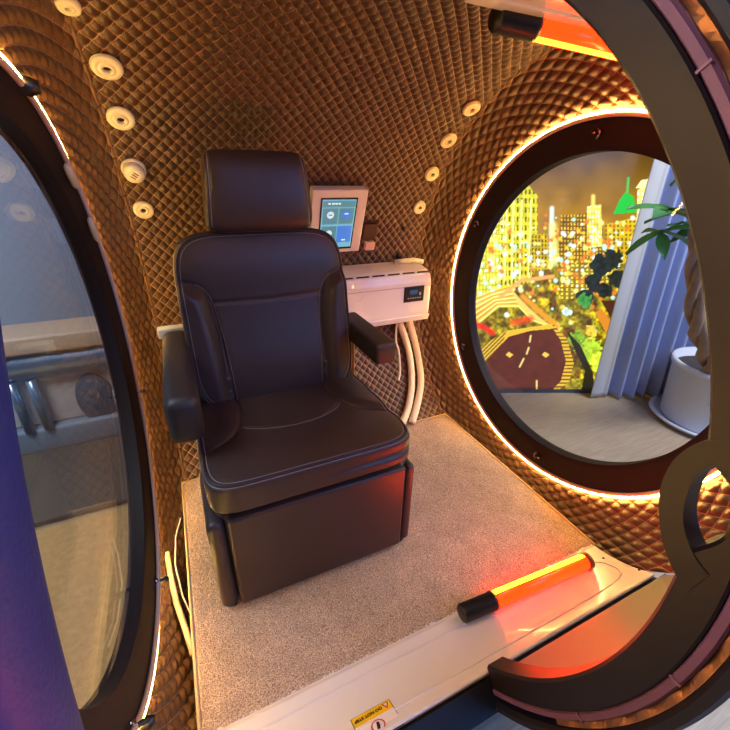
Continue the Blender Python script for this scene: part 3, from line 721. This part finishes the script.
# ---- mural (flat lit panel) painted in its own plane
HM = np.array([[148.441495, -55.666194, 496.98059], [5.124816, -187.246929, 392.033919], [.012986, -.159722, 1.0]])
ns, nh = 520, 480
sg, hg = np.meshgrid(np.linspace(-.55, 1.45, ns), np.linspace(.03, 1.95, nh), indexing='ij')
den = HM[2, 0] * sg + HM[2, 1] * hg + 1; ax = (HM[0, 0] * sg + HM[0, 1] * hg + HM[0, 2]) / den; ay = (HM[1, 0] * sg + HM[1, 1] * hg + HM[1, 2]) / den
img = np.zeros(ax.shape + (3,)); rg = np.random.default_rng(7)
def L3(*c): return np.array(lin([x / 255 for x in c]))
def vnoise(x, y, sc_, seed):
    g = np.random.default_rng(seed).random((64, 64)); fx = (x / sc_) % 63; fy = (y / sc_) % 63; ix = fx.astype(int); iy = fy.astype(int); tx = fx - ix; ty = fy - iy
    tx = tx * tx * (3 - 2 * tx); ty = ty * ty * (3 - 2 * ty)
    return (g[ix, iy] * (1 - tx) + g[ix + 1, iy] * tx) * (1 - ty) + (g[ix, iy + 1] * (1 - tx) + g[ix + 1, iy + 1] * tx) * ty
def inpoly(pts):
    m_ = np.zeros(ax.shape, bool); n = len(pts)
    for i in range(n):
        x0, y0 = pts[i]; x1, y1 = pts[(i + 1) % n]
        if y0 == y1: continue
        c = ((y0 > ay) != (y1 > ay)) & (ax < (x1 - x0) * (ay - y0) / (y1 - y0) + x0); m_ ^= c
    return m_
def fill(pts, col_, k=1.0):
    m_ = inpoly(pts); img[m_] = img[m_] * (1 - k) + col_ * k; return m_
def stroke(pts, w_, col_, k=1.0):
    d = seam_dist(ax, ay, pts); a_ = np.clip(1.4 - d / w_, 0, 1)[..., None] * k; img[:] = img * (1 - a_) + col_ * a_
sky = np.clip((ay - 150) / 110, 0, 1)[..., None]
img[:] = L3(96, 66, 22) * (1 - sky) + L3(196, 138, 22) * sky
img *= (.75 + .5 * vnoise(ax, ay, 14, 1))[..., None]
m_ = ay > 258; nz = [np.clip(2.4 * vnoise(ax, ay, sc_, sd_) - .7, 0, 1)[..., None] for sc_, sd_ in ((6, 2), (4, 3), (7, 4), (2.2, 5))]
grd = L3(120, 74, 16) * (1 - nz[0]) + L3(214, 184, 26) * nz[0]; grd = grd * (1 - nz[1] * .6) + L3(92, 110, 24) * nz[1] * .6; grd = grd * (1 - nz[2] * .55) + L3(70, 34, 12) * nz[2] * .55; grd = grd * (.55 + .9 * nz[3]); img[m_] = grd[m_]
def building(pts, base_, win_, wx=3.2, wy=4.2, dark=.45):
    m_ = inpoly(pts); v = vnoise(ax, ay, 4, int(pts[0][0])); c = base_ * (.7 + .6 * v)[..., None]
    wn = ((ax % wx) < wx * .45) & ((ay % wy) < wy * .6); c = np.where(wn[..., None], win_ * (.6 + .8 * v)[..., None], c); img[m_] = c[m_]
building([(560, 215), (600, 212), (604, 262), (556, 266)], L3(120, 80, 20), L3(235, 190, 60))
building([(466, 232), (500, 222), (506, 300), (466, 305)], L3(205, 195, 20), L3(250, 245, 120))
building([(501, 205), (507, 192), (518, 186), (524, 178), (530, 188), (537, 196), (536, 262), (528, 282), (500, 292)], L3(222, 210, 30), L3(110, 90, 20), 4, 9)
for x in (506, 513, 521, 530): stroke([(x, 200), (x - 2, 280)], .9, L3(255, 250, 160))
building([(530, 236), (544, 232), (556, 240), (552, 268), (528, 272)], L3(200, 170, 20), L3(90, 60, 10))
stroke([(551, 208), (550, 262)], 2.2, L3(225, 240, 225)); stroke([(552, 225), (554, 262)], 4, L3(235, 235, 140), .8)
building([(586, 206), (600, 204), (601, 246), (586, 248)], L3(230, 210, 60), L3(255, 250, 210), 3, 5); stroke([(592, 196), (592, 208)], 2, L3(255, 220, 110))
building([(604, 224), (640, 216), (640, 262), (606, 264)], L3(214, 176, 24), L3(110, 84, 14), 4, 4.4)
building([(636, 190), (652, 182), (660, 250), (634, 256)], L3(236, 224, 100), L3(255, 255, 220), 4, 6)
fill([(612, 214), (618, 200), (624, 192), (632, 196), (636, 212)], L3(30, 190, 60)); stroke([(627, 178), (626, 192)], 1.2, L3(60, 200, 90))
fill([(634, 188), (640, 180), (652, 178), (654, 188)], L3(240, 235, 170))
building([(556, 262), (606, 256), (608, 292), (560, 300)], L3(140, 110, 20), L3(240, 215, 80), 5, 4)
# dots of light
for i in range(420):
    x, y = rg.uniform(468, 640), rg.normal(262, 26)
    if y < 215: continue
    c = [L3(255, 245, 140), L3(255, 210, 60), L3(200, 250, 230), L3(255, 255, 240), L3(240, 120, 40)][rg.integers(5)]
    r_ = rg.uniform(.8, 2.4); d = np.hypot((ax - x), (ay - y)); a_ = np.clip(1.5 - d / r_, 0, 1)[..., None]; img[:] = img * (1 - a_) + c * a_
for (x, y, r_) in ((600, 265, 11), (612, 258, 9), (592, 282, 9), (617, 278, 9), (604, 290, 8), (584, 296, 8)):
    v = vnoise(ax, ay, 3, int(x)); m_ = np.hypot(ax - x, ay - y) < r_ * (.7 + .6 * v); img[m_] = (L3(24, 34, 32) * (.3 + 1.5 * v[..., None]))[m_]
# light trails on the elevated roads
for k in range(26):
    t = k / 25; c = [L3(250, 230, 80), L3(230, 60, 30), L3(255, 200, 40), L3(170, 190, 40), L3(255, 255, 190)][k % 5]
    stroke([(468 + 6 * t, 300 + 26 * t), (490 + 8 * t, 292 + 14 * t), (508 + 10 * t, 286 + 20 * t), (520 + 12 * t, 300 + 20 * t), (545 + 14 * t, 325 + 4 * t)], .8, c, .75)
stroke([(500, 296), (520, 280), (552, 276)], 2, L3(255, 170, 90)); stroke([(522, 296), (540, 312), (556, 326)], 3, L3(230, 150, 40)); stroke([(472, 322), (482, 326), (492, 332)], 3, L3(230, 40, 20)); stroke([(512, 322), (530, 318)], 3.5, L3(225, 60, 25), .8)
fill([(594, 312), (600, 308), (618, 330), (612, 345)], L3(214, 130, 40)); fill([(600, 300), (622, 300), (622, 328), (612, 322)], L3(70, 34, 24))
for (x, y, r_, c) in ((584, 300, 7, L3(60, 140, 60)), (576, 340, 9, L3(120, 160, 40)), (590, 350, 12, L3(170, 200, 50)), (598, 362, 10, L3(210, 225, 60)), (566, 312, 5, L3(210, 235, 225)), (590, 330, 6, L3(230, 190, 60))):
    v = vnoise(ax, ay, 2.5, int(x)); m_ = np.hypot(ax - x, ay - y) < r_ * (.6 + .7 * v); img[m_] = (c * (.6 + .8 * v[..., None]))[m_]
fill([(566, 330), (580, 345), (592, 372), (594, 392), (580, 392), (584, 370), (574, 350)], L3(34, 30, 22))
road = [(488, 392), (482, 364), (508, 336), (530, 330), (552, 328), (560, 340), (565, 360), (560, 380), (549, 392)]
fill([(470, 392), (470, 354), (490, 340), (506, 330), (552, 323), (566, 338), (573, 362), (569, 380), (552, 394)], L3(226, 180, 50))
m_ = inpoly([(470, 392), (470, 354), (490, 340), (506, 330), (552, 323), (566, 338), (573, 362), (569, 380), (552, 394)]) & ((ay % 3.6) < 1.5) & (ax > 552); img[m_] = L3(120, 80, 20)
m_ = inpoly([(470, 392), (470, 354), (490, 340), (506, 330), (500, 350), (484, 370)]) & (((ax + ay) % 4) < 2); img[m_] = L3(120, 90, 30)
fill(road, L3(88, 36, 22)); mr = inpoly(road); img[mr] = (img * (.8 + .4 * vnoise(ax, ay, 6, 9))[..., None])[mr]
for a_, b2 in (((530, 335), (529, 341)), ((528, 347), (526, 353)), ((523, 358), (519, 366)), ((536, 380), (536, 388))): stroke([a_, b2], .9, L3(240, 210, 130))
for cx_ in (509, 545): fill([(cx_ - 4, 354), (cx_ - 1, 351), (cx_ + 4, 354), (cx_, 357)], L3(235, 190, 80))
fill([(470, 389.2), (640, 389.2), (640, 395), (470, 395)], L3(70, 80, 90))
img = np.clip(img, 0, 1)
Pm = np.stack([p0.x + dm.x * sg + nm_.x * .012, p0.y + dm.y * sg + nm_.y * .012, FZ + hg], -1)
mm = bpy.data.materials.new('lit_city_print'); mm.use_nodes = True; N = mm.node_tree.nodes; L = mm.node_tree.links; b = N['Principled BSDF']
at = N.new('ShaderNodeAttribute'); at.attribute_name = 'print'; L.new(at.outputs['Color'], b.inputs['Emission Color']); b.inputs['Emission Strength'].default_value = 1.6; b.inputs['Base Color'].default_value = (.02, .02, .02, 1); b.inputs['Roughness'].default_value = .3
mur = empty('city_mural'); tag(mur, 'backlit night city picture seen through the right round window', 'screen')
pm = grid('print', Pm, mm, mur, smooth=False)
ca = pm.data.color_attributes.new('print', 'FLOAT_COLOR', 'POINT'); ca.data.foreach_set('color', np.concatenate([img.reshape(-1, 3), np.ones((ns * nh, 1))], 1).astype(np.float32).ravel())
planebox('backing', -.56, 1.46, .025, 1.96, -.008, .06, M['base'], mur)
rebase(mur, tuple(p0))
# ---- curtain, pulled aside, folds as real pleats
cur = empty('curtain'); tag(cur, 'pale blue pleated curtain hanging beside the night city picture', 'curtain')
nu, nv = 160, 60; uu = np.linspace(0, 1, nu); vv = np.linspace(0, 1, nv); U_, V_ = np.meshgrid(uu, vv, indexing='ij')
cs0 = np.interp(V_, [0, .35, .7, 1], [.610, .580, .555, .54]); cs1 = np.interp(V_, [0, 1], [1.45, 1.3])
ph = U_ * 2 * np.pi * 10 + .8 * np.sin(V_ * 3)
ss = cs0 + (cs1 - cs0) * (U_ ** 1.0) ; dd = .08 + .036 * np.clip((U_ - .10) / .08, 0, 1) * np.sin(ph) * (.6 + .4 * (1 - V_)) + .012 * np.sin(ph * .37 + 1)
hh = -.0 + .012 + V_ * 1.95
Pc = np.stack([p0.x + dm.x * ss + nm_.x * dd, p0.y + dm.y * ss + nm_.y * dd, FZ + hh], -1)
cutn = 24
grid('pleats', Pc[cutn - 1:], M['curtain'], cur); grid('plain_edge', Pc[:cutn], M['lining'], cur)
for o in cur.children:
    sd_ = o.modifiers.new('solid', 'SOLIDIFY'); sd_.thickness = .004
rebase(cur, tuple(p0 + dm * .9 + nm_ * .1))
# ---- potted plant
pc = Vector((2.33, -.33, FZ)); pl_ = empty('potted_plant'); tag(pl_, 'braided trunk plant in a white ribbed pot in front of the curtain', 'plant')
lathe('saucer', [(.0001, .004), (.25, .004), (.275, .028), (.285, .030), (.283, .040), (.262, .038), (.245, .016), (.0001, .016)], M['pot'], pl_, pc, n=48)
lathe('pot', [(.0001, .018), (.215, .018), (.222, .03), (.252, .36), (.262, .362), (.264, .392), (.246, .394), (.238, .34), (.0001, .33)], M['pot'], pl_, pc, n=64)
for row in range(7):
    for k in range(9):
        a = R_(200 + k * 5.2 ); z = .20 + row * .015; rr_ = .222 + (z - .03) / .33 * .030 + .001
        if row > 0: tube('pot_rib', [pc + Vector((rr_ * math.cos(a + q * .028), rr_ * math.sin(a + q * .028), z + .004 * 0)) for q in (-1, 0, 1)], .0032, M['pot'], pl_, n=5)
lathe('soil', [(.0001, .345), (.241, .340)], M['soil'], pl_, pc, n=32)
axis_ = spline([(2.25, -.33, .02), (2.06, -.33, .20), (1.83, -.33, .40), (1.68, -.31, .66), (1.60, -.29, .86)], 60)
for k in range(3):
    ptsb = []; na = len(axis_)
    for i, p_ in enumerate(axis_):
        t = i / (na - 1); a = t * 11 + k * 2.094; ptsb.append(p_ + Vector((.040 * (1 - .5 * t) * math.cos(a), .040 * (1 - .5 * t) * math.sin(a), .02 * math.sin(a))))
    tube('trunk', ptsb, [.034 - .018 * i / (na - 1) for i in range(na)], M['bark'], pl_, n=10)
lc = Vector((1.60, -.29, .86))
# stems and big leaves; each leaf a part
lf = []
def leafmesh(L_, W__):
    V = []; F = []; n = 8
    for i in range(n + 1):
        t = i / n; w__ = W__ * math.sin(math.pi * min(1, t ** .8 * 1.0)) * .5 + .001; z = -.22 * L_ * t * t
        V += [(-w__, t * L_, z + .012 * abs(w__) / W__), (0, t * L_, z), (w__, t * L_, z + .012)]
    for i in range(n):
        for j in range(2): F.append((i * 3 + j, i * 3 + j + 1, (i + 1) * 3 + j + 1, (i + 1) * 3 + j))
    me = bpy.data.meshes.new('leaf'); me.from_pydata(V, [], F); me.polygons.foreach_set('use_smooth', [True] * len(F)); me.materials.append(M['leaf']); return me
lme = leafmesh(.14, .056)
rg2 = random.Random(5)
for k in range(9):
    a = k * 2.4; tip = lc + Vector((.13 * math.cos(a), .13 * math.sin(a), -.06 + rg2.uniform(0, .36)))
    tube('stem', [lc, lc.lerp(tip, .5) + Vector((0, 0, .04)), tip], .006, M['leaf'], pl_, n=6)
    for j in range(6):
        o = bpy.data.objects.new('leaf', lme); COL.objects.link(o); o.parent = pl_; o.location = tip
        o.rotation_euler = (R_(rg2.uniform(-50, 25)), R_(rg2.uniform(-25, 25)), a + j * 1.05 + rg2.uniform(-.3, .3)); s_ = rg2.uniform(.8, 1.3); o.scale = (s_, s_, s_)
rebase(pl_, tuple(pc))
# ---- equipment seen through the left window
eq = empty('treatment_machine'); tag(eq, 'pale machine with steel band standing outside the left window', 'machine')
rbox('plinth', -1.75, -.74, .90, 1.14, FZ, -.16, .02, M['machineb'], eq)
rbox('body', -1.74, -.76, .95, 1.12, -.16, .10, .015, M['machine'], eq)
rbox('top_slab', -1.78, -.72, .88, 1.12, .255, .345, .015, M['peach'], eq)
V = [];F = []
bmp = []
for i in range(25):
    t = i / 24; x = -1.76 + 1.03 * t; 
    for (dy, z) in ((0, .10), (-.035, .14), (-.045, .18), (-.035, .22), (0, .26)): V.append((x, .93 + dy, z))
for i in range(24):
    for j in range(4): F.append((i * 5 + j, (i + 1) * 5 + j, (i + 1) * 5 + j + 1, i * 5 + j + 1))
F += [tuple(range(5)), tuple(24 * 5 + j for j in range(5))]
meshobj('steel_band', V, F, M['steel'], eq)
rbox('core', -1.74, -.76, .94, 1.12, .09, .265, .01, M['machine'], eq)
ov = lathe('dark_oval', [(.0001, 0), (.95, 0), (1, .012), (.9, .02), (.0001, .02)], M['oval'], eq, (0, 0, 0), n=40); ov.data.transform(Matrix.Translation((-.99, .945, -.05)) @ Matrix.Diagonal((.088, 1, .15, 1)) @ Matrix.Rotation(R_(90), 4, 'X'))
ov = lathe('small_oval', [(.0001, 0), (.95, 0), (1, .012), (.0001, .02)], M['machine'], eq, (0, 0, 0), n=30); ov.data.transform(Matrix.Translation((-.90, .94, -.07)) @ Matrix.Diagonal((.016, 1, .06, 1)) @ Matrix.Rotation(R_(90), 4, 'X'))
for x in (-1.30, -1.22):
    tube('steel_post', [(x, .90, -.16), (x, .90, .12)], .022, M['steel'], eq, n=16)
rebase(eq, (-1.25, 1.17, FZ))
mt_ = box('quilt_reflection', (-1.35, .60, FZ + .015), (1.35, .55, .03), M['quiltmat'] if 'quiltmat' in M else mat('grey_quilt_reflection', srgb(92, 84, 76), .8, noise=.15, bump=.6, bscale=60), None, .008)
tag(mt_, 'dark grey slab outside the left window standing in for reflected quilting', 'mat')  # grey slab added for the quilting mirrored in the left pane
carpet_reflection = box('beige_carpet_reflection', (-1.40, -.35, FZ + .006), (1.35, 1.30, .012), M['carpet_reflection'], None, .004); tag(carpet_reflection, 'beige textured slab outside the left window standing in for reflected carpet', 'carpet_reflection')  # beige slab added for the platform carpet mirrored in the left pane
